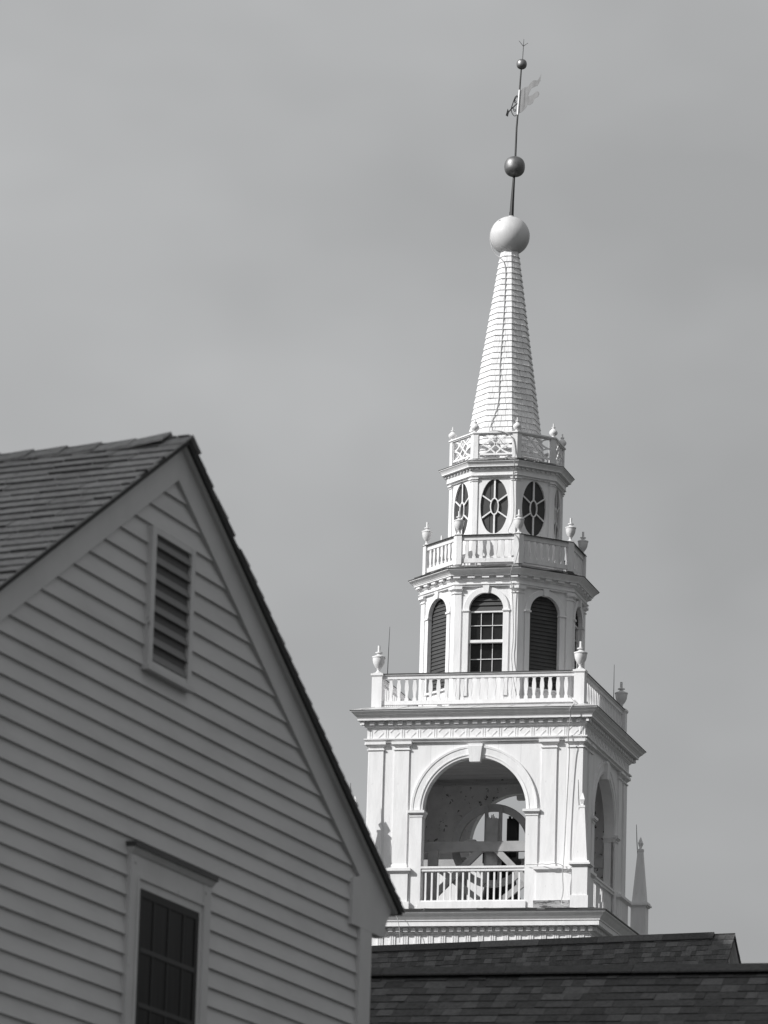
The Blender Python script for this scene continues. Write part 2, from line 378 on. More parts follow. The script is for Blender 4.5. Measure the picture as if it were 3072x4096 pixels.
# ---- square balustrade
b = MB()
for k in range(4):
    s0 = len(b.v)
    b.box(-1.97, 1.97, 2.06, 2.13, 19.555, 19.63); b.box(-1.97, 1.97, 2.04, 2.16, 19.63, 19.65); b.box(-1.97, 1.97, 2.03, 2.175, 19.65, 19.664, 1); b.box(-1.97, 1.97, 2.06, 2.13, 19.03, 19.11)
    a = k * math.pi / 2
    for i in range(s0, len(b.v)):
        x, y, z = b.v[i]; b.v[i] = (x * math.cos(a) - y * math.sin(a), x * math.sin(a) + y * math.cos(a), z)
BS = b.build('balustrade', [WHITE, FLASH], T)
b = MB(0); b.box(-.105, .105, -.105, .105, 18.945, 19.6); b.hexa([(-.105, -.105, 19.6), (.105, -.105, 19.6), (.105, .105, 19.6), (-.105, .105, 19.6)], [(-.125, -.125, 19.63), (.125, -.125, 19.63), (.125, .125, 19.63), (-.125, .125, 19.63)]); b.box(-.128, .128, -.128, .128, 19.63, 19.67)
po = None
def urn(scale, hs, name='urn'):
    b = MB(0)
    p = [(.06, 0), (.06, .018), (.045, .03), (.028, .055), (.026, .075), (.036, .082), (.03, .09), (.046, .105), (.075, .15), (.095, .20), (.103, .25), (.105, .285), (.114, .292), (.114, .312), (.10, .318), (.06, .335), (.032, .355), (.03, .372), (.062, .378), (.062, .393), (.024, .40), (.022, .515)]
    b.lathe([(r * scale, h * hs) for r, h in p], 20); b.box(-.068 * scale, .068 * scale, -.068 * scale, .068 * scale, -.012, .012)
    return b
u1 = urn(1.2, 1.12).build('urn', TRIMW, BS, at(-2.07, 2.07, 0, 19.68 + CZ), smooth=True)
for sx in (-1, 1):
    for sn in (-1, 1):
        if po is None: po = b.build('post', WHITE, BS, at(sx * 2.07, sn * 2.07, 0, CZ))
        else: copy(po, BS, at(sx * 2.07, sn * 2.07, 0, CZ))
        if (sx, sn) != (-1, 1): c = copy(u1, BS, at(sx * 2.07, sn * 2.07, 0, 19.68 + CZ), rz=random.uniform(0, 3)); c.rotation_euler.x = random.uniform(-.02, .02)
for (u, n, h0, h1) in ((-1.9, 2.0, 19.66, 20.66), (1.88, -2.2, 19.6, 20.66)):
    b = MB(); b.tube([(u, n, h0), (u + (.008 if u < 0 else 0), n, (h0 + h1) / 2), (u + .02 * (u < 0), n, h1)], [.008, .007, .004], 6); b.build('lightning_rod', IRON, BS)
b = MB(); b.tube([(1.98, 2.0, 19.66), (1.98, 2.0, 20.06)], .007, 6); b.box(1.955, 1.985, 1.99, 2.02, 20.0, 20.03); b.build('lightning_rod', SLEEVE, BS)
def splat(h0, h1, w):
    H = h1 - h0; P = [(.9, 0), (.9, .13), (.45, .16), (.42, .19), (.62, .32), (.9, .5), (1.0, .6), (.92, .72), (.62, .86), (.5, .93), (.5, .955), (.95, .965), (.95, 1)]
    P = [(.92, 0), (.92, .13), (.62, .165), (.58, .19), (.75, .33), (.98, .52), (1., .6), (.93, .72), (.66, .88), (.62, .915), (.95, .95), (.95, 1.)]
    b = MB(0); b.prism([(w * x, h0 + H * y) for x, y in P] + [(-w * x, h0 + H * y) for x, y in P[::-1]], -.016, .016); return b
s1 = splat(19.105, 19.56, .041); bu = [-1.793 + .163 * i for i in range(23)]
bo = None
for k in range(4):
    a = k * math.pi / 2
    for u in bu:
        if k in (0, 1):
            if bo is None: bo = s1.build('baluster', WHITE, BS, at(u, 2.095, a, CZ), a)
            else: copy(bo, BS, at(u, 2.095, a, CZ), a + random.uniform(-.03, .03))
        else: stuff_box(k, math.pi / 2, u, 2.095, .03, .015, 19.105, 19.56)

# ---- pinnacles on the deck
def pinnacle():
    b = MB(0)
    b.box(-.155, .155, -.155, .155, 15.02, 15.66); b.box(-.18, .18, -.18, .18, 14.80, 15.045)
    b.box(-.185, .185, -.185, .185, 15.63, 15.655); b.box(-.215, .215, -.215, .215, 15.655, 15.69); b.box(-.19, .19, -.19, .19, 15.69, 15.73)
    for i in range(6):
        pass
    b.hexa([(-.138, -.138, 15.73), (.138, -.138, 15.73), (.138, .138, 15.73), (-.138, .138, 15.73)], [(-.052, -.052, 16.81), (.052, -.052, 16.81), (.052, .052, 16.81), (-.052, .052, 16.81)])
    b.box(-.062, .062, -.062, .062, 16.80, 16.845)
    b.hexa([(-.026, -.026, 16.845), (.026, -.026, 16.845), (.026, .026, 16.845), (-.026, .026, 16.845)], [(-.02, -.02, 16.875), (.02, -.02, 16.875), (.02, .02, 16.875), (-.02, .02, 16.875)])
    b.hexa([(-.02, -.02, 16.875), (.02, -.02, 16.875), (.02, .02, 16.875), (-.02, .02, 16.875)], [(-.05, -.05, 16.965), (.05, -.05, 16.965), (.05, .05, 16.965), (-.05, .05, 16.965)])
    b.hexa([(-.05, -.05, 16.965), (.05, -.05, 16.965), (.05, .05, 16.965), (-.05, .05, 16.965)], [(-.004, -.004, 17.10), (.004, -.004, 17.10), (.004, .004, 17.10), (-.004, .004, 17.10)])
    return b
pn = None
for (pu, pnn) in ((-2.335, 2.62), (2.285, 2.62), (2.42, -2.62), (-2.42, -2.62)):
    loc = at(pu, pnn, 0, CZ)
    if pn is None:
        pn = pinnacle().build('pinnacle', WHITE, T, loc)
        b = MB(0); b.tube([(-.055, .03, 16.72), (-.075, .03, 17.02), (-.09, .03, 17.36)], [.009, .008, .005], 6); lr = b.build('lightning_rod', IRON, pn)
    else: copy(pn, T, loc)

# ---- octagonal lantern shared helpers
E8 = math.pi / 4
def vee(b, a_out, wid, a_in, h0, h1, k=0, wid2=None, a_out2=None):
    # L-shaped corner piece round the vertex between face k and k+1
    def poly(ao, wd):
        pts = []
        va = (k + .5) * E8
        for s, f in ((-1, k), (1, k + 1)):
            fa = f * E8; half = ao * math.tan(E8 / 2)
            u = (half - wd) * (1 if s < 0 else -1)
            o = (u * math.cos(fa) + ao * math.sin(fa), -(u * math.sin(fa) - ao * math.cos(fa)))
            i = (u * math.cos(fa) + a_in * math.sin(fa), -(u * math.sin(fa) - a_in * math.cos(fa)))
            pts.append((o, i))
        kk = 1 / math.cos(E8 / 2)
        V = (ao * kk * math.sin(va), ao * kk * math.cos(va)); VI = (a_in * kk * math.sin(va), a_in * kk * math.cos(va))
        return [pts[0][0], V, pts[1][0], pts[1][1], VI, pts[0][1]]
    lo = poly(a_out, wid); hi = poly(a_out2 or a_out, wid2 or wid)
    # split into two convex quads to keep the caps clean
    for idx in ((0, 1, 4, 5), (1, 2, 3, 4)):
        b.hexa([(*lo[i], h0) for i in idx], [(*hi[i], h1) for i in idx])
# ---- lower lantern
A2 = 1.55
hw = A2 * math.tan(E8 / 2)
b = MB()
for k in range(8):
    s0 = len(b.v)
    if k % 2 == 0: b.arch_wall(hw, 18.9, 21.56, A2, .06, .357, 21.06, 19.72, seg=20, w_in=(A2 - .06) * math.tan(E8 / 2))
    else: b.arch_wall(hw, 18.9, 21.56, A2, .06, .357, 21.06, 19.50, seg=20, w_in=(A2 - .06) * math.tan(E8 / 2))
    a = k * E8
    for i in range(s0, len(b.v)):
        x, y, z = b.v[i]; b.v[i] = (x * math.cos(a) - y * math.sin(a), x * math.sin(a) + y * math.cos(a), z)
LW = b.build('lantern_wall', WHITE, T)
b = MB(); b.sweep_arch([(.356, 1.52), (.356, 1.583), (.465, 1.585), (.475, 1.578), (.476, 1.52)], 21.06, seg=24)
for s in (-1, 1):
    u0, u1 = sorted((s * .358, s * .472)); b.box(u0, u1, 1.52, 1.58, 19.3, 21.03)
    u0, u1 = sorted((s * .34, s * .495)); b.box(u0, u1, 1.50, 1.605, 21.03, 21.065)
ar2 = b.build('archivolt', WHITE, LW)
b = MB(); b.hexa([(-.046, 1.52, 21.40), (.046, 1.52, 21.40), (.046, 1.62, 21.40), (-.046, 1.62, 21.40)], [(-.068, 1.52, 21.555), (.068, 1.52, 21.555), (.068, 1.625, 21.555), (-.068, 1.625, 21.555)])
ke2 = b.build('keystone', WHITE, LW)
b = MB()                                            # louvred blind for the odd faces
b.box(-.42, .42, 1.40, 1.415, 19.45, 21.5)
hh = 19.52
while hh < 21.44:
    b.hexa([(-.42, 1.476, hh), (.42, 1.476, hh), (.42, 1.488, hh + .004), (-.42, 1.488, hh + .004)], [(-.42, 1.455, hh + .082), (.42, 1.455, hh + .082), (.42, 1.465, hh + .086), (-.42, 1.465, hh + .086)]); hh += .0785
b.box(-.42, .42, 1.42, 1.60, 19.46, 19.50, 1)
lou = b.build('louvre', [LOUV, WHITE], LW, rz=E8)
b = MB(); hh = 21.05; b.box(-.42, .42, 1.40, 1.415, 21.0, 21.5)
for st in (.115, .09, .09, .09, .09):
    b.hexa([(-.42, 1.48, hh), (.42, 1.48, hh), (.42, 1.49, hh + .004), (-.42, 1.49, hh + .004)], [(-.42, 1.445, hh + st + .006), (.42, 1.445, hh + st + .006), (.42, 1.455, hh + st + .01), (-.42, 1.455, hh + st + .01)]); hh += st
blind = b.build('louvre', LOUV, LW)
b = MB()
for u in (-.355, .335): b.box(u, u + .02, 1.44, 1.50, 20.40, 21.05)
b.box(-.355, .355, 1.44, 1.50, 21.02, 21.05); b.box(-.357, .357, 1.44, 1.545, 20.392, 20.448)
for u in (-.117, .117): b.box(u - .0055, u + .0055, 1.455, 1.475, 20.44, 21.03)
for u0, u1 in ((-.335, -.126), (-.108, .108), (.126, .335)): b.box(u0, u1, 1.46, 1.49, 20.744, 20.756)
for u in (-.355, .335): b.box(u, u + .02, 1.40, 1.445, 19.72, 20.40)
for u in (-.117, .117): b.box(u - .0055, u + .0055, 1.415, 1.432, 19.75, 20.40)
for u0, u1 in ((-.335, -.126), (-.108, .108), (.126, .335)): b.box(u0, u1, 1.42, 1.44, 20.064, 20.076)
b.box(-.335, .335, 1.40, 1.446, 19.72, 19.75)
win = b.build('sash_window', WHITE, LW)
b = MB(); b.box(-.34, .34, 1.448, 1.452, 20.44, 21.03); b.box(-.34, .34, 1.408, 1.412, 19.74, 20.42); pane = b.build('glass', GLASS, LW)
for k in range(1, 8):
    copy(ar2, LW, rz=k * E8); copy(ke2, LW, rz=k * E8)
    if k % 2: (k > 1) and copy(lou, LW, rz=k * E8)
    else: copy(blind, LW, rz=k * E8); copy(win, LW, rz=k * E8); copy(pane, LW, rz=k * E8)
b = MB()
vee(b, 1.578, .14, 1.50, 18.94, 21.40); vee(b, 1.60, .155, 1.50, 21.40, 21.42); vee(b, 1.576, .14, 1.50, 21.42, 21.455)
vee(b, 1.585, .145, 1.50, 21.455, 21.485, wid2=.18, a_out2=1.628); vee(b, 1.635, .185, 1.50, 21.485, 21.535)
vee(b, 1.595, .155, 1.50, 18.94, 19.12)
lp = b.build('corner_pilaster', WHITE, T)
for k in range(1, 8): copy(lp, T, rz=k * E8)
b = MB()
b.ring([(1.53, 21.535), (1.61, 21.54), (1.61, 21.56), (1.64, 21.575), (1.64, 21.588), (1.605, 21.594), (1.605, 21.665), (1.62, 21.668), (1.635, 21.685), (1.638, 21.745), (1.705, 21.75), (1.705, 21.745), (1.722, 21.745), (1.722, 21.768), (1.732, 21.77), (1.74, 21.785), (1.78, 21.82), (1.82, 21.848), (1.828, 21.85), (1.828, 21.865)], 8)
dentils(b, 8, 1.63, 1.62, 1.702, 21.70, 21.744, .298, .145)
b.build('lantern_cornice', WHITE, T)
b = MB(); b.ring([(1.828, 21.866), (1.84, 21.866), (1.84, 21.88)], 8, 1); b.ring([(1.84, 21.88), (1.62, 21.935)], 8, 1); b.ring([(1.62, 21.935), (1.585, 21.937), (1.585, 21.985), (1.2, 22.0), (.02, 22.0)], 8, 0)
for k in range(16):
    a = random.choice((0, 1, -1)) * E8; u = random.uniform(-.6, .4); w = random.uniform(.15, .35); z = random.uniform(.005, .02)
    q = [at(u, 1.845, a), at(u + w, 1.845, a), at(u + w, 1.65, a), at(u, 1.65, a)]
    b.hexa([(x, -y, 21.876 + .05 * (i > 1)) for i, (x, y, _) in enumerate(q)], [(x, -y, 21.88 + z + .05 * (i > 1)) for i, (x, y, _) in enumerate(q)], 1)
b.build('lantern_roof', [ROT, FLASH], T)
# ---- octagonal balustrade with urns
b = MB()
for k in range(8):
    a = k * E8
    for (u, n0, n1, h0, h1, m) in ((.56, 1.475, 1.53, 22.515, 22.60, 0), (.655, 1.44, 1.58, 22.612, 22.622, 1), (.60, 1.47, 1.545, 22.60, 22.612, 0), (.56, 1.475, 1.53, 22.05, 22.14, 0)):
        q = [at(-u, n0, a), at(u, n0, a), at(u, n1, a), at(-u, n1, a)]
        if u == .655: q = [at(-n0 * .4142, n0, a), at(n0 * .4142, n0, a), at(n1 * .4142, n1, a), at(-n1 * .4142, n1, a)]
        b.hexa([(x, -y, h0) for x, y, _ in q], [(x, -y, h1) for x, y, _ in q], m)
B2 = b.build('lantern_balustrade', [TRIMW, FLASH], T)
b = MB(); vee(b, 1.57, .108, 1.46, 22.01, 22.61); p2 = b.build('post', TRIMW, B2)
u2b = urn(.98, .96); u2 = None
VR = 1.50 / math.cos(E8 / 2)
for k in range(8):
    if k: copy(p2, B2, rz=k * E8)
    loc = at(0, VR, (k + .5) * E8, 22.634 + CZ)
    if u2 is None: u2 = u2b.build('urn', TRIMW, B2, loc, smooth=True)
    else: c = copy(u2, B2, loc, rz=random.uniform(0, 3)); c.rotation_euler.x = random.uniform(-.03, .03)
s2 = splat(22.135, 22.52, .041); bo = None
for k in range(8):
    a = k * E8
    for i in range(7):
        u = -.444 + .148 * i
        if k in (0, 1, 7):
            if bo is None: bo = s2.build('baluster', TRIMW, B2, at(u, 1.50, a, CZ), a)
            else: copy(bo, B2, at(u, 1.50, a, CZ), a + random.uniform(-.05, .05))
        else: stuff_box(k, E8, u, 1.50, .03, .015, 22.135, 22.52)
so = STUFF.build('baluster', WHITE, T); so['kind'] = 'stuff'

# ---- upper lantern with oval windows
A3 = 1.075; h3w = A3 * math.tan(E8 / 2)
def oval_wall(b, w, h0, h1, n1, t, ru, rh, hc, seg=48):
    angs = sorted([2 * math.pi * i / seg for i in range(seg)] + [math.atan2(y, x) % (2 * math.pi) for x in (-w, w) for y in (h0 - hc, h1 - hc)])
    def outp(th):
        c, s = math.cos(th), math.sin(th); k = min(w / abs(c) if abs(c) > 1e-9 else 1e9, ((h1 - hc) / s) if s > 1e-9 else ((h0 - hc) / s if s < -1e-9 else 1e9)); return (c * k, hc + s * k)
    def inp(th):
        c, s = math.cos(th), math.sin(th); k = 1 / math.sqrt((c / ru) ** 2 + (s / rh) ** 2); return (c * k, hc + s * k)
    for i in range(len(angs)):
        x, y = angs[i], angs[(i + 1) % len(angs)]
        if abs(x - y) < 1e-9: continue
        p, q, pi_, qi = outp(x), outp(y), inp(x), inp(y)
        b.quad((pi_[0], n1, pi_[1]), (p[0], n1, p[1]), (q[0], n1, q[1]), (qi[0], n1, qi[1]))
        b.quad((pi_[0], n1, pi_[1]), (qi[0], n1, qi[1]), (qi[0], n1 - t, qi[1]), (pi_[0], n1 - t, pi_[1]))
b = MB()
for k in range(8):
    s0 = len(b.v); oval_wall(b, h3w, 21.98, 23.96, A3, .05, .29, .575, 23.32); a = k * E8
    for i in range(s0, len(b.v)):
        x, y, z = b.v[i]; b.v[i] = (x * math.cos(a) - y * math.sin(a), x * math.sin(a) + y * math.cos(a), z)
UW = b.build('upper_lantern_wall', WHITE, T)
b = MB()
def ell(ru, rh, th): return (ru * math.cos(th), 23.32 + rh * math.sin(th))
for i in range(28):
    t0, t1 = 2 * math.pi * i / 28, 2 * math.pi * (i + 1) / 28
    b.prism([ell(.070, .155, t0), ell(.092, .182, t0), ell(.092, .182, t1), ell(.070, .155, t1)], 1.035, 1.064)
for th in (90, 270): t = R(th); p, q = ell(.08, .17, t), ell(.29, .58, t); b.beam((p[0], 1.05, p[1]), (q[0], 1.05, q[1]), .034, .022)
for sx in (-1, 1):
    for sh in (-1, 1): b.beam((sx * .066, 1.05, 23.32 + sh * .10), (sx * .285, 1.05, 23.32 + sh * .255), .028, .022)
ow = b.build('oval_window', WHITE, UW)
b = MB(); b.box(-.33, .33, 1.008, 1.02, 22.7, 23.93)
b.box(-.33, -.105, 1.02, 1.03, 22.7, 23.93); op = b.build('dark_board', LOUV, UW)
for k in range(1, 8): copy(ow, UW, rz=k * E8); copy(op, UW, rz=k * E8)
b = MB()
vee(b, 1.098, .106, 1.04, 21.99, 23.845); vee(b, 1.115, .118, 1.04, 23.845, 23.858); vee(b, 1.097, .106, 1.04, 23.858, 23.885); vee(b, 1.135, .135, 1.04, 23.885, 23.915)
up3 = b.build('corner_pilaster', WHITE, T)
for k in range(1, 8): copy(up3, T, rz=k * E8)
b = MB()
b.ring([(1.05, 23.91), (1.115, 23.915), (1.115, 23.935), (1.16, 23.95), (1.16, 23.962), (1.15, 23.968), (1.15, 24.035), (1.155, 24.04), (1.158, 24.055), (1.16, 24.06), (1.162, 24.115), (1.236, 24.12), (1.236, 24.115), (1.25, 24.115), (1.25, 24.14), (1.256, 24.142), (1.26, 24.155), (1.28, 24.182), (1.30, 24.204), (1.308, 24.206), (1.308, 24.222)], 8)
dentils(b, 8, 1.16, 1.15, 1.188, 24.066, 24.113, .118, .06)
b.build('upper_cornice', WHITE, T)
b = MB(); b.ring([(1.308, 24.223), (1.318, 24.223), (1.318, 24.232), (1.15, 24.275)], 8, 1); b.ring([(1.15, 24.275), (1.12, 24.277), (1.12, 24.32), (.8, 24.335), (.02, 24.335)], 8, 0)
for k in range(14):
    a = random.choice((0, 1, -1, 0)) * E8; u = random.uniform(-.4, .2); w = random.uniform(.1, .25); z = random.uniform(.01, .03)
    q = [at(u, 1.20, a), at(u + w, 1.20, a), at(u + w, 1.125, a), at(u, 1.125, a)]
    b.hexa([(x, -y, 24.262 + .02 * (i > 1)) for i, (x, y, _) in enumerate(q)], [(x, -y, 24.266 + z + .02 * (i > 1)) for i, (x, y, _) in enumerate(q)], 0)
b.build('upper_roof', [ROT, FLASH], T)
# ---- lattice balustrade
b = MB()
for k in range(8):
    a = k * E8
    for (n0, n1, h0, h1) in ((1.03, 1.135, 24.845, 24.872), (1.045, 1.115, 24.825, 24.845)):
        q = [at(-n0 * .4142, n0, a), at(n0 * .4142, n0, a), at(n1 * .4142, n1, a), at(-n1 * .4142, n1, a)]
        b.hexa([(x, -y, h0) for x, y, _ in q], [(x, -y, h1) for x, y, _ in q])
B3 = b.build('lattice_balustrade', WHITE, T)
b = MB(); vee(b, 1.11, .103, 1.03, 24.32, 24.83); p3 = b.build('post', TRIMW, B3)
b = MB()
b.box(-.36, .36, 1.06, 1.085, 24.395, 24.428); b.box(-.36, .36, 1.06, 1.085, 24.812, 24.826)
for s in (-1, 1):
    b.box(min(s * .355, s * .343), max(s * .355, s * .343), 1.06, 1.085, 24.428, 24.812)
lo, hi, mid = 24.42, 24.82, 24.62
for s in (-1, 1):
    for (y0, y1) in ((mid, hi), (mid, lo), (hi, mid), (lo, mid)):
        pts = [(s * (.345 - .345 * t), y0 + (y1 - y0) * t ** 1.9) for t in [i / 10 for i in range(11)]]
        nb = .0015 * (1 if y0 == mid else -1) 
        for i, (p, q) in enumerate(zip(pts, pts[1:])):
            dx, dy = q[0] - p[0], q[1] - p[1]; l = math.hypot(dx, dy); ex, ey = dx / l * .003, dy / l * .003
            b.beam((p[0] - ex, 1.0725 + nb + i * 1e-5, p[1] - ey), (q[0] + ex, 1.0725 + nb + i * 1e-5, q[1] + ey), .030, .018)
lat = b.build('lattice_panel', WHITE, B3)
b = MB(0)
b.lathe([(.055, 0), (.055, .014), (.035, .022), (.034, .034), (.05, .045), (.078, .075), (.087, .105), (.08, .135), (.055, .165), (.03, .19), (.02, .205), (.04, .21), (.04, .224), (.014, .228), (.012, .30)], 18)
fn = b.build('finial', TRIMW, B3, at(0, 1.06 / math.cos(E8 / 2), .5 * E8, 24.872 + CZ), smooth=True)
for k in range(1, 8):
    copy(p3, B3, rz=k * E8); copy(lat, B3, rz=k * E8); copy(fn, B3, at(0, 1.06 / math.cos(E8 / 2), (k + .5) * E8, 24.872 + CZ))

# ---- spire: courses of painted shingles on an eight-sided core
def sR(h): return .70 + (25.35 - h) * .1437            # circumradius
cu0, cn0 = -.044, .01
b = MB(); k8 = math.cos(E8 / 2)
for (h0, h1) in ((24.3, 28.97),):
    rows = [[b.P(cu0 + (sR(h) - .012) * math.sin((i + .5) * E8), cn0 + (sR(h) - .012) * math.cos((i + .5) * E8), h) for i in range(8)] for h in (h0, h1)]
    for i in range(8): j = (i + 1) % 8; b.face([rows[0][i], rows[0][j], rows[1][j], rows[1][i]])
h = 24.33; ex = .126
while h < 28.9:
    top = min(h + ex, 28.93)
    for k in range(8):
        fa = k * E8; a0 = sR(h) * k8; a1 = sR(top) * k8; w0 = a0 * math.tan(E8 / 2); w1 = a1 * math.tan(E8 / 2)
        cnt = max(2, int(2 * w0 / .11)); cuts = sorted([0, 1] + [min(.93, max(.07, (i + random.uniform(-.3, .3)) / cnt)) for i in range(1, cnt)])
        for x0, x1 in zip(cuts, cuts[1:]):
            if x1 - x0 < .02: continue
            lift = .021 + random.uniform(0, .007); drop = random.uniform(0, .0025); skew = random.uniform(-.0015, .0015)
            g0 = .0015 / max(w0, .05)
            def Q(x, w, a, hh):
                u = (2 * x - 1) * (w + (a - a0) * .41); p = at(u, a, fa); return (cu0 + p[0], cn0 - p[1], hh)
            xa, xb = x0 + (g0 if x0 > 0 else 0), x1 - (g0 if x1 < 1 else 0)
            el = lift * .414 * (1 / max(.001, 1))
            def B(x, w, a, hh, li):
                wl = w + li * math.tan(E8 / 2); p = at((2 * x - 1) * wl, a + li, fa); return (cu0 + p[0], cn0 - p[1], hh)
            m = random.choices((0, 1, 2), (6, 2, 3))[0]
            b.hexa([B(xa, w0, a0, h - drop, .0), B(xb, w0, a0, h - drop + skew, .0), B(xb, w0, a0, h - drop + skew, lift), B(xa, w0, a0, h - drop, lift)],
                   [B(xa, w1, a1, top, -.008), B(xb, w1, a1, top, -.008), B(xb, w1, a1, top + .004, .003), B(xa, w1, a1, top + .004, .003)], m)
    h += ex
b.hexa([(cu0 + (sR(28.86) + .012) * math.sin((i + .5) * E8), cn0 + (sR(28.86) + .012) * math.cos((i + .5) * E8), 28.86) for i in range(8)], [(cu0 + .185 * math.sin((i + .5) * E8), cn0 + .185 * math.cos((i + .5) * E8), 29.03) for i in range(8)], 0)
SP = b.build('spire', SPIRE, T)
def sphere_prof(r, hc, n=24, sq=1.0, sv=1.0):
    out = []
    for i in range(n + 1):
        t = -math.pi / 2 + math.pi * i / n; c, s = math.cos(t), math.sin(t)
        out.append((max(.004, r * abs(c) ** sq), hc + r * sv * (abs(s) ** sq) * (1 if s > 0 else -1)))
    return out
b = MB(); b.lathe(sphere_prof(.413, 29.346), 40, -.05, .012); b.lathe([(.07, 29.74), (.06, 29.775)], 16, -.035, .01); b.build('ball', BALLW, SP, smooth=True)

# ---- lightning cable stapled down the front of the tower
pts = [(-.20, .30, 29.62), (-.43, .14, 29.50), (-.475, .05, 29.30), (-.40, .15, 29.06), (-.30, .17, 28.90), (-.205, .215, 28.836), (-.104, .235, 28.714), (-.066, .258, 28.546), (-.055, .30, 28.216), (-.054, .36, 27.769), (-.057, .407, 27.417), (-.062, .46, 27.019), (-.073, .505, 26.693), (-.070, .566, 26.227), (-.052, .65, 25.6), (-.133, .69, 25.325), (-.218, .72, 25.051), (-.17, 1.0, 24.90), (-.1, 1.13, 24.885), (.05, 1.14, 24.885), (.16, 1.15, 24.86), (.251, 1.15, 24.82), (.34, 1.15, 24.76), (.386, 1.13, 24.69), (.42, 1.125, 24.52), (.428, 1.13, 24.345), (.448, 1.325, 24.25), (.451, 1.30, 24.11), (.402, 1.16, 24.015), (.394, 1.15, 23.882), (.431, 1.135, 23.264), (.415, 1.14, 23.001), (.375, 1.3, 22.8), (.40, 1.57, 22.64), (.56, 1.58, 22.61), (.64, 1.59, 22.50), (.662, 1.60, 22.343), (.611, 1.60, 22.12), (.586, 1.65, 21.98), (.586, 1.85, 21.885), (.555, 1.83, 21.76), (.51, 1.68, 21.65), (.542, 1.66, 21.527), (.567, 1.62, 21.08), (.588, 1.615, 20.411), (.553, 1.62, 20.106), (.588, 1.64, 19.801), (.64, 1.7, 19.5), (.75, 1.8, 19.15)]
def smooth(p, it=2):
    for _ in range(it):
        q = [p[0]]
        for a, c in zip(p, p[1:]): q += [tuple(a[i] * .75 + c[i] * .25 for i in range(3)), tuple(a[i] * .25 + c[i] * .75 for i in range(3))]
        p = q + [p[-1]]
    return p
b = MB(); b.tube(smooth(pts), .009, 6)
b.tube(smooth([(1.90, 2.25, 19.12), (2.00, 2.3, 19.0), (2.044, 2.35, 18.95), (2.02, 2.54, 18.87), (1.975, 2.545, 18.80), (1.97, 2.42, 18.70), (1.935, 2.40, 18.52), (1.914, 2.32, 18.40), (1.906, 2.36, 18.218), (1.935, 2.31, 18.06), (1.924, 2.295, 17.711), (1.898, 2.29, 17.044), (1.88, 2.29, 16.379), (1.862, 2.30, 15.84), (1.87, 2.40, 15.66), (1.86, 2.38, 15.483), (1.883, 2.36, 15.184), (1.852, 2.45, 14.971), (1.909, 2.5, 14.875), (2.105, 2.48, 14.872)]), .010, 6)
b.tube(smooth([(1.886, 2.40, 15.68), (1.8, 2.42, 15.73), (1.688, 2.40, 15.745), (1.55, 2.40, 15.72), (1.451, 2.38, 15.745), (1.3, 2.3, 15.74), (1.096, 2.26, 15.748)]), .008, 6)
b.tube(smooth([(1.89, 2.38, 15.56), (1.96, 2.4, 15.60), (2.099, 2.46, 15.678)]), .007, 6)
b.tube(smooth([(-1.6, 2.6, 14.85), (-1.45, 2.84, 14.80), (-1.40, 2.86, 14.74), (-1.33, 2.86, 14.6), (-1.30, 2.86, 14.45), (-1.276, 2.86, 14.326), (-1.285, 2.83, 14.129)]), .007, 6)
b.build('lightning_cable', CABLE, T)

# ================================================================== bell and its wheel
Bl = empty('church_bell', at(0, 0)[:2] + (14.93 + CZ,), 0, 'dark bell with a big timber wheel and frame inside the open belfry arch', 'bell')
Bl.location = (2.5019, 100, 14.93 + CZ); Bl.rotation_euler.z = -.2498
def BB(): return MB(-14.93)
b = BB(); prof = [(.02, 16.12), (.16, 16.11), (.25, 16.03), (.29, 15.9), (.32, 15.7), (.37, 15.5), (.45, 15.36), (.50, 15.3), (.50, 15.26), (.45, 15.27), (.02, 15.9)]
b.lathe(prof, 32, .1, .1, caps=False); b.build('bell', BELLM, Bl, smooth=True)
b = BB(); b.box(-1.5, -.35, -.62, -.58, 14.935, 16.19); b.build('pit_boards', WALLP, Bl)
b = BB(); b.box(-.02, .22, .75, 1.0, 15.95, 16.90); b.build('yoke_post', BEAM, Bl)
b = BB(); b.box(-.16, .36, -.62, .66, 16.05, 16.30); b.box(.29, .50, .3, .5, 16.2, 16.98)
for i in range(16):
    u = random.uniform(.29, .50); b.box(u, u + .02, .3 + .012 * i, .31 + .012 * i, 16.35, 16.95 + random.uniform(-.02, .14))
for i in range(9): u = .0 + .02 * i; b.tube([(u, .9, 16.88), (u + random.uniform(-.01, .01), .9, 16.92 + random.uniform(0, .09))], .008, 5)
b.build('yoke', BELLM, Bl)
b = BB()
seg = 64
for i in range(seg):
    t0, t1 = 2 * math.pi * i / seg, 2 * math.pi * (i + 1) / seg
    f = lambda r, t: (.09 + r * math.cos(t), 16.37 + r * math.sin(t))
    b.prism([f(.70, t0), f(.85, t0), f(.85, t1), f(.70, t1)], .78, .86)
for u in (-.045, .245): b.box(u - .035, u + .035, .862, .90, 15.6, 17.15)
for h in (16.33,): b.box(-.66, .84, .74, .775, h - .04, h + .04)
b.build('wheel', BEAM, Bl)
b = BB()
b.box(-1.96, 1.96, 1.02, 1.14, 16.21, 16.415); b.box(-1.96, 1.96, -1.14, -1.02, 16.21, 16.415)
for n in (1.08, -1.08):
    b.beam((-.1, n, 16.25), (-1.45, n, 14.93), .13, .10); b.beam((.22, n, 16.25), (1.55, n, 14.93), .13, .10)
    b.beam((-1.05, n + .11, 16.22), (-1.05, n + .11, 14.93), .2, .1); b.beam((1.25, n + .11, 16.22), (1.25, n + .11, 14.93), .2, .1)
    b.beam((-1.0, n - .11, 15.9), (.3, n - .11, 14.93), .12, .08); b.beam((1.2, n - .11, 15.9), (-.1, n - .11, 14.93), .12, .08)
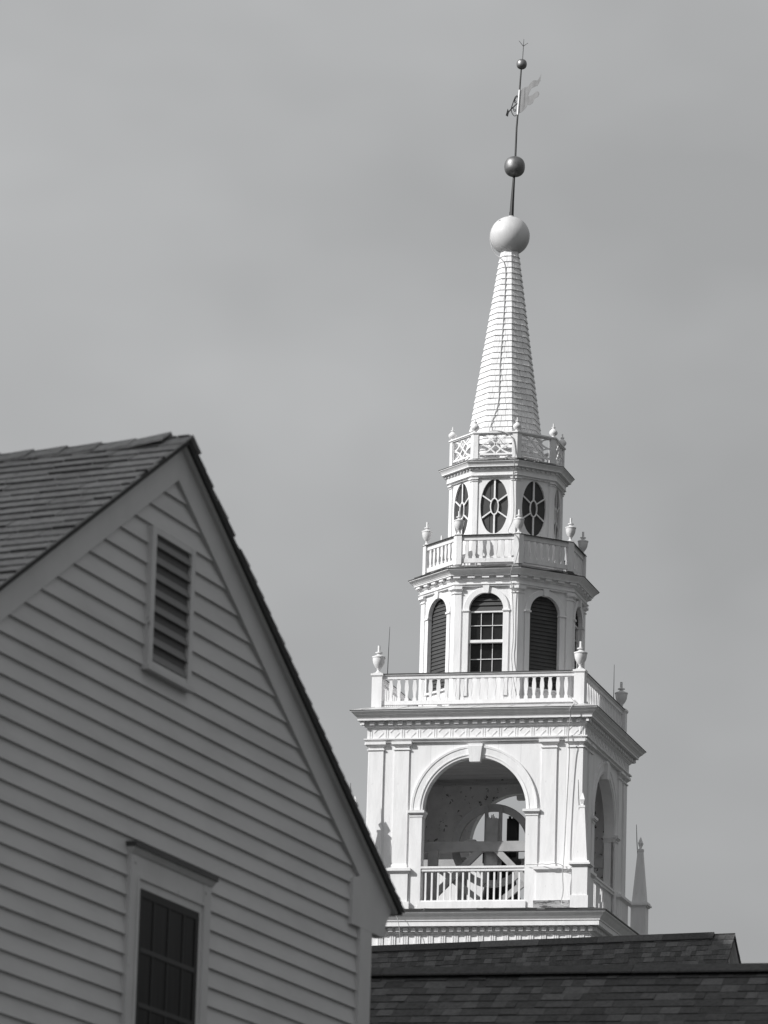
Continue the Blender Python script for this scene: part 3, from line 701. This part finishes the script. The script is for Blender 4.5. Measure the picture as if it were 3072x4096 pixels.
b.box(-.72, -.55, .3, .5, 14.93, 16.2); b.box(-1.9, 1.9, .9, 1.0, 14.93, 15.05); b.box(-.42, -.22, .95, 1.1, 16.415, 16.46)
b.build('bell_frame', BEAM, Bl)

# ================================================================== weather vane
V = empty('weather_vane', (2.5019, 100, 29.76 + CZ), -.025, 'tall dark weather vane with two balls, arrow and swallow-tailed banner above the white ball', 'weather vane')
def VB(): return MB(-29.76)
rod = [(-.03, 0, 29.76), (-.02, 0, 30.102), (.002, 0, 30.62), (.022, 0, 31.087), (.033, 0, 31.70), (.05, 0, 32.0), (.077, 0, 32.524), (.099, 0, 32.97), (.125, 0, 33.22), (.136, 0, 33.52), (.141, 0, 33.66)]
b = VB(); b.tube(rod[:6], [.046, .038, .026, .021, .019, .018], 8); b.tube(rod[6:], [.018, .016, .007, .007, .004], 8)
b.tube([(.134, 0, 33.50), (.04, 0, 33.62)], [.007, .004], 6); b.tube([(.134, 0, 33.50), (.231, 0, 33.575)], [.007, .004], 6)
b.box(-.075, -.03, -.05, .03, 29.79, 29.86); b.build('rod', IRON, V, smooth=True)
b = VB(); b.lathe(sphere_prof(.217, 30.855, 20, .86), 30, .011, 0); b.build('ball', GILT, V, smooth=True)
b = VB(); b.lathe(sphere_prof(.109, 33.103, 16, .86), 24, .108, 0); b.build('ball', GILT, V, smooth=True)
b = VB(); b.tube([(.048, 0, 31.99), (.078, 0, 32.535)], .022, 10); b.build('sleeve', SLEEVE, V, smooth=True)
b = VB()
ban = [(.093, 32.524), (.17, 32.588), (.252, 32.615), (.298, 32.69), (.356, 32.753), (.45, 32.756), (.496, 32.831), (.523, 32.906), (.51, 32.757), (.453, 32.644), (.394, 32.618), (.324, 32.579), (.279, 32.479), (.252, 32.404), (.304, 32.41), (.362, 32.443), (.432, 32.519), (.479, 32.508), (.492, 32.459), (.47, 32.404), (.4, 32.357), (.355, 32.257), (.297, 32.211), (.249, 32.218), (.234, 32.168), (.146, 32.066), (.066, 32.015)]
b.prism(ban, -.006, .006); 
b.box(.175, .179, .006, .009, 32.16, 32.56)
b.build('banner', BANNER, V)
b = VB()
b.tube([(.045, 0, 32.25), (-.092, 0, 32.111), (-.175, 0, 32.01)], .013, 6)
b.prism([(-.163, 32.121), (-.20, 31.975), (-.154, 31.945), (-.135, 32.05)], -.01, .01)
b.tube([(-.09, 0, 32.13), (-.048, 0, 32.273), (-.012, 0, 32.378), (.022, 0, 32.415), (.055, 0, 32.36)], .010, 6)
b.tube(smooth([(.03, 0, 32.40), (-.01, 0, 32.34), (-.03, 0, 32.27), (.0, 0, 32.24), (.012, 0, 32.29), (-.01, 0, 32.30)]), .008, 6)
b.tube(smooth([(-.09, 0, 32.10), (-.07, 0, 32.02), (-.04, 0, 31.98), (-.005, 0, 31.955), (.03, 0, 32.0)]), .008, 6)
b.tube(smooth([(-.05, 0, 32.14), (-.03, 0, 32.07), (.0, 0, 32.06), (.005, 0, 32.10), (-.02, 0, 32.11)]), .008, 6)
b.build('arrow', IRON, V)

# ================================================================== shingled roof slopes
def slope(b, O, a, d, s0, s1, Ls, e, wr, th, nm, jitter=.25, gap=.004, d0=0., edge=None):
    # O ridge point, a along the ridge, d down the slope (all in u,n,h), courses of individual shingles
    O, a, d = Vector(O), Vector(a).normalized(), Vector(d).normalized()
    n = a.cross(d).normalized()
    if n.z < 0: n = -n
    i = 0; x = d0; m = 0
    while x < Ls:
        x1 = min(x + e, Ls); s = s0 - random.uniform(0, wr[1])
        while s < s1:
            w = random.uniform(*wr); e0, e1 = max(s, s0), min(s + w, s1); s += w
            if e1 - e0 < .02: continue
            e1 -= gap
            t = th * random.uniform(1 - jitter, 1 + jitter); m = (m + random.randrange(1, nm)) % nm
            P = lambda q, y, l: tuple(O + a * q + d * y + n * l)
            b.hexa([P(e0, x - .03, .0), P(e1, x - .03, .0), P(e1, x - .03, .003), P(e0, x - .03, .003)], [P(e0, x1, .001), P(e1, x1, .001), P(e1, x1, t), P(e0, x1, t)], m, edge)
        x += e; i += 1

# ================================================================== near clapboard house
P0 = (-1.07858334, 24.71144016); HT = math.pi / 2 - .334
Hs = empty('clapboard_house', (P0[0], P0[1], 0), HT, 'grey clapboard house in the foreground with its gable end, louvred vent and one dark window', 'house')
PITCH = .54
def pt(s): return .525 if s > 0 else .547
def hgt(u): return 6.075 - pt(u) * abs(u)
b = MB()
poly = [(-3.2, -CZ), (3.2, -CZ), (3.2, hgt(3.2)), (0, hgt(0)), (-3.2, hgt(3.2))]
def shear(q, v): return [(u + .13 * v, -v, h - .01 * v) for u, h in q]
b.hexa(shear(poly, 0), shear(poly, 9.0))
hw_ = b.build('wall', SIDING, Hs)
b = MB()
hs = []; h = 5.92
while h > -CZ + .1:
    hs.append(h); h -= .104 if h > 4.9 else .0972
for h1, h0 in zip([6.0] + hs, hs):
    x0 = min(3.02, (6.02 - h0) / PITCH); x1 = max(.01, min(3.02, (6.02 - h1) / PITCH)); y0 = min(3.02, (6.02 - h0) / .525); y1 = max(.01, min(3.02, (6.02 - h1) / .525))
    wob = random.uniform(-.0015, .0015)
    b.hexa([(-x0, 0, h0 + wob), (y0, 0, h0 - wob), (y0, .022, h0 - wob), (-x0, .022, h0 + wob)], [(-x1, 0, h1 + .01), (y1, 0, h1 + .01), (y1, .004, h1 + .01), (-x1, .004, h1 + .01)])
b.build('clapboards', SIDING, Hs)
b = MB()
for s in (-1, 1):
    ends = 3.56
    b.prism([(0, 5.908), (0, 6.085), (3.53, 6.085 - pt(1) * 3.53), (3.43, 4.20), (3.05, 5.908 - pt(1) * 3.05)] if s > 0 else [(0, 5.908), (-ends, 5.908 - pt(-1) * ends), (-ends, 6.085 - pt(-1) * ends), (0, 6.085)], .0, .034)
b.build('rake_board', HTRIM, Hs)
b = MB()
for s in (-1, 1):
    q = pt(s) * 3.55
    b.hexa([(0, .0, 6.083), (0, .058, 6.083), (0, .078, 6.118), (0, .0, 6.118)], [(s * 3.55, .0, 6.083 - q), (s * 3.55, .058, 6.083 - q), (s * 3.55, .078, 6.118 - q), (s * 3.55, .0, 6.118 - q)])
b.build('rake_moulding', HTRIM, Hs)
for s in (-1, 1): b = MB(); u0, u1 = sorted((s * 3.0, s * 3.195)); b.box(u0, u1, -.1, .036, -CZ, 4.10); b.build('corner_board', HTRIM, Hs)
b = MB()
for s in (-1, 1):
    b.prism([(s * x, h) for x, h in ((2.85, 4.32), (2.85, 4.065), (3.41, 4.065), (3.415, 4.12), (3.45, 4.175), (3.50, 4.215), (3.53, 4.25), (3.2, 4.41))], -.02, .037)
    u0, u1 = sorted((s * 3.2, s * 3.34)); b.box(u0, u1, -9, -.02, 4.06, 4.2)
b.build('eave_return', HTRIM, Hs)
# vent
b = MB()
u0, u1, v0, v1 = -.285, .207, 4.905, 5.565; F = .043
b.box(u0 - .055, u0, .0, F, v0 - .02, v1 + .03); b.box(u1, u1 + .052, .0, F, v0 - .02, v1 + .03); b.box(u0, u1, .0, F - .002, v1, v1 + .03); b.box(u0 - .07, u1 + .07, .0, F + .012, v0 - .045, v0 - .02); b.box(u0, u1, 0, F - .004, v0 - .02, v0 + .01)
vent = b.build('gable_vent', HTRIM, Hs)
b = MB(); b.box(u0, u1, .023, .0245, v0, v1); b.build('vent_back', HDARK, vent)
b = MB()
for i in range(8):
    h = v0 + .03 + i * .083; b.hexa([(u0, .040, h - .016), (u1, .040, h - .016), (u1, .040, h - .010), (u0, .040, h - .010)], [(u0, .025, h + .022), (u1, .025, h + .022), (u1, .025, h + .028), (u0, .025, h + .028)])
b.build('vent_slats', HLOUV, vent)
# window
b = MB()
wl, wr_, wt, wb = -.335, .565, 3.80, 2.05
b.box(wl - .105, wl, 0, .037, wb - .1, 3.925); b.box(wr_, wr_ + .105, 0, .037, wb - .1, 3.925)
b.box(wl, wr_, 0, .035, wt + .012, 3.925); b.box(wl - .02, wl, .037, .043, wb, wt + .012); b.box(wr_, wr_ + .02, .037, .043, wb, wt + .012); b.box(wl, wr_, .035, .042, wt + .012, wt + .03)
b.box(wl, wl + .04, 0, .032, wb, wt + .012); b.box(wr_ - .04, wr_, 0, .032, wb, wt + .012); b.box(wl + .04, wr_ - .04, 0, .032, wt - .03, wt + .012)
b.hexa([(wl - .11, 0, 3.925), (wr_ + .11, 0, 3.925), (wr_ + .11, .042, 3.925), (wl - .11, .042, 3.925)], [(wl - .12, 0, 3.952), (wr_ + .12, 0, 3.952), (wr_ + .12, .060, 3.952), (wl - .12, .060, 3.952)])
b.box(wl - .16, wr_ + .16, 0, .045, wb - .15, wb - .1)
for u in (wl - .05, wr_ + .03): b.tube([(u, .034, 3.885), (u, .042, 3.885)], .010, 8)
wn = b.build('window', HTRIM, Hs)
b = MB(); b.box(wl - .125, wr_ + .125, 0, .066, 3.953, 3.978); b.build('flashing', FLASH, wn)
b = MB(); b.box(wl + .04, wr_ - .04, .0235, .0255, wb, wt - .03); b.build('glass', CURT, wn)
b = MB(); a0, a1 = wl + .04, wr_ - .04
b.box(a0, a0 + .035, .0255, .030, wb, wt - .03); b.box(a1 - .045, a1, .0255, .030, wb, wt - .03); b.box(a0 + .035, a1 - .045, .0255, .030, wt - .07, wt - .03)
for i in (1, 2, 3): u = a0 + (a1 - a0) * i / 4; b.box(u - .010, u + .010, .0255, .029, wb, wt - .07)
for h in (3.47, 3.20, 2.93, 2.66): 
    b.box(a0 + .035, a1 - .045, .0295, .031, h - .012, h + .012, 1)
b.build('sash', [SASH, mat('grey_glazing_bar', .015, .5)], wn)
# roof
b = MB()
al = (.13, -1, -.01); r0 = (0, .092, 6.122)
cs = 1 / math.sqrt(1 + PITCH ** 2)
for s in (-1, 1):
    pp = pt(s)
    slope(b, r0, al, (s * cs, 0, -pp * cs), 0, 8.9, 4.06, .1285, (.13, .36), .0145, 5, jitter=.3, gap=.006, edge=5)
    # deck boards under the shingles, with a drip edge showing at the rake
    lo = [(0, .084, 6.118), (s * 3.57, .084, 6.118 - pp * 3.57), (s * 3.57, .084, 6.118 - pp * 3.57 - .028), (0, .084, 6.118 - .028)]
    sh = lambda q, v: [(u + .13 * v, n - v, h - .01 * v) for u, n, h in q]
    b.hexa([(u, n, h + .002) for u, n, h in lo], [(u, n, h - .003) for u, n, h in sh(lo, 8.9)], 5)
rf = b.build('roof', SH_H + [EDGE], Hs)
b = MB()
v = -.01
i = 0
while v < 8.5:
    ln = .32; dz = -.01 * v; du = .13 * v; l0 = (.042 if i == 1 else .027) if i else .012; l1 = .012
    if i == 0: ln = .15
    for s in (-1, 1):
        P = lambda uu, vv, l: (du + .13 * (vv - v) + s * uu * cs, .095 - vv, 6.128 - pt(s) * uu * cs + l - .01 * vv)
        a_, c_ = (P(0, v, l0), P(.135, v, l0)); d_, e_ = P(.135, v + ln, l1 - .004), P(0, v + ln, l1 - .004)
        b.hexa([(x, y, z - .010) for x, y, z in (a_, c_, d_, e_)], [a_, c_, d_, e_], random.randrange(5))
    v += .13 if i == 0 else .2
    i += 1
b.build('ridge_cap', SH_H, rf)

# ================================================================== two dark-roofed buildings behind
def plain_house(name, label, ridge, az, s0, s1, pitch_deg, run, mats, seed, cap_from, cap_to, trims, expo=.13):
    random.seed(seed)
    H = empty(name, (ridge[0], ridge[1], 0), -az, label, 'house')
    z = ridge[2]; tp = math.tan(R(pitch_deg)); c = math.cos(R(pitch_deg))
    b = MB(); poly = [(-run + .25, -CZ), (run - .25, -CZ), (run - .25, z - tp * (run - .25) - .08), (0, z - .08), (-run + .25, z - tp * (run - .25) - .08)]
    b.hexa([(s0 + .25, y, h) for y, h in poly], [(s1 - .22, y, h) for y, h in poly]); b.build('wall', trims, H)
    b = MB()
    for s in (1, -1):
        slope(b, (0, 0, z - .03), (1, 0, 0), (0, s * c, -tp * c), s0, s1, run / c, expo, (.07, .21), .010, len(mats), jitter=.5, gap=.002, edge=len(mats))
        lo = [(s0, 0, z - .031), (s1, 0, z - .031), (s1, s * run, z - .031 - tp * run), (s0, s * run, z - .031 - tp * run)]
        b.hexa([(u, n, h - .03) for u, n, h in lo], lo, 0)
    rf = b.build('roof', mats + [EDGE], H)
    b = MB(); u = cap_from
    while u < cap_to:
        w = min(random.uniform(.9, 1.4), cap_to - u)
        for s in (1, -1):
            l = random.uniform(0, .003); q = lambda x: [(u, 0, z + x + l), (u + w - .004, 0, z + x + l), (u + w - .004, s * .125 * c, z + x + l - .125 * c * tp), (u, s * .125 * c, z + x + l - .125 * c * tp)]
            b.hexa(q(.016), q(.028), random.randrange(len(mats)))
        u += w
    b.build('ridge_cap', mats, rf)
    for e, sg in ((s1, 1), (s0, -1)):
        b = MB()
        for s in (1, -1):
            for (i0, i1, d0, d1) in ((-.20, -.16, .06, .24), (-.16, -.10, .065, .13), (-.10, -.03, .064, .095)):
                q = lambda x: [(x, 0, z - d0), (x, s * run, z - d0 - tp * run), (x, s * run, z - d1 - tp * run), (x, 0, z - d1)]
                b.hexa(q(e + sg * i0), q(e + sg * i1))
        b.build('rake_moulding', trims, H)
    return H
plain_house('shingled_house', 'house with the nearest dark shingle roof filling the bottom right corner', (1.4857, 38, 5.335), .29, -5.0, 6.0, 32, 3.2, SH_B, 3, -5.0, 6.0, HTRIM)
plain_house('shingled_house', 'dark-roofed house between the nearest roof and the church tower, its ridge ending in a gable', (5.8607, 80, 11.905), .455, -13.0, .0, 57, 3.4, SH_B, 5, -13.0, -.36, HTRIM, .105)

# ================================================================== tall unseen block, added off frame to cast shade on the three low roofs
BRICK = mat('shade_block_brick', .16, .85, var=.3, scale=5)
BK = empty('added_shade_block', (-26, 42, 0), 0, 'unseen tall block added left of the low houses to shade their roofs', 'shade blocker')
b = MB(0); b.box(-6, 6, -36, 36, 0, 31); b.build('wall', BRICK, BK)
b = MB(0); b.box(-6.3, 6.3, -36.3, 36.3, 31, 31.4); b.box(-6, 6, -36, 36, 31.4, 32); b.build('shade_block_top', BRICK, BK)
for fl in range(8):
    for i in range(12):
        y = -33 + 6 * i; b = MB(0); b.box(5.98, 6.05, y - .6, y + .6, 1.2 + 3.4 * fl, 3.1 + 3.4 * fl); b.build('window', GLASS, BK)  # window panels dressing the added shade block
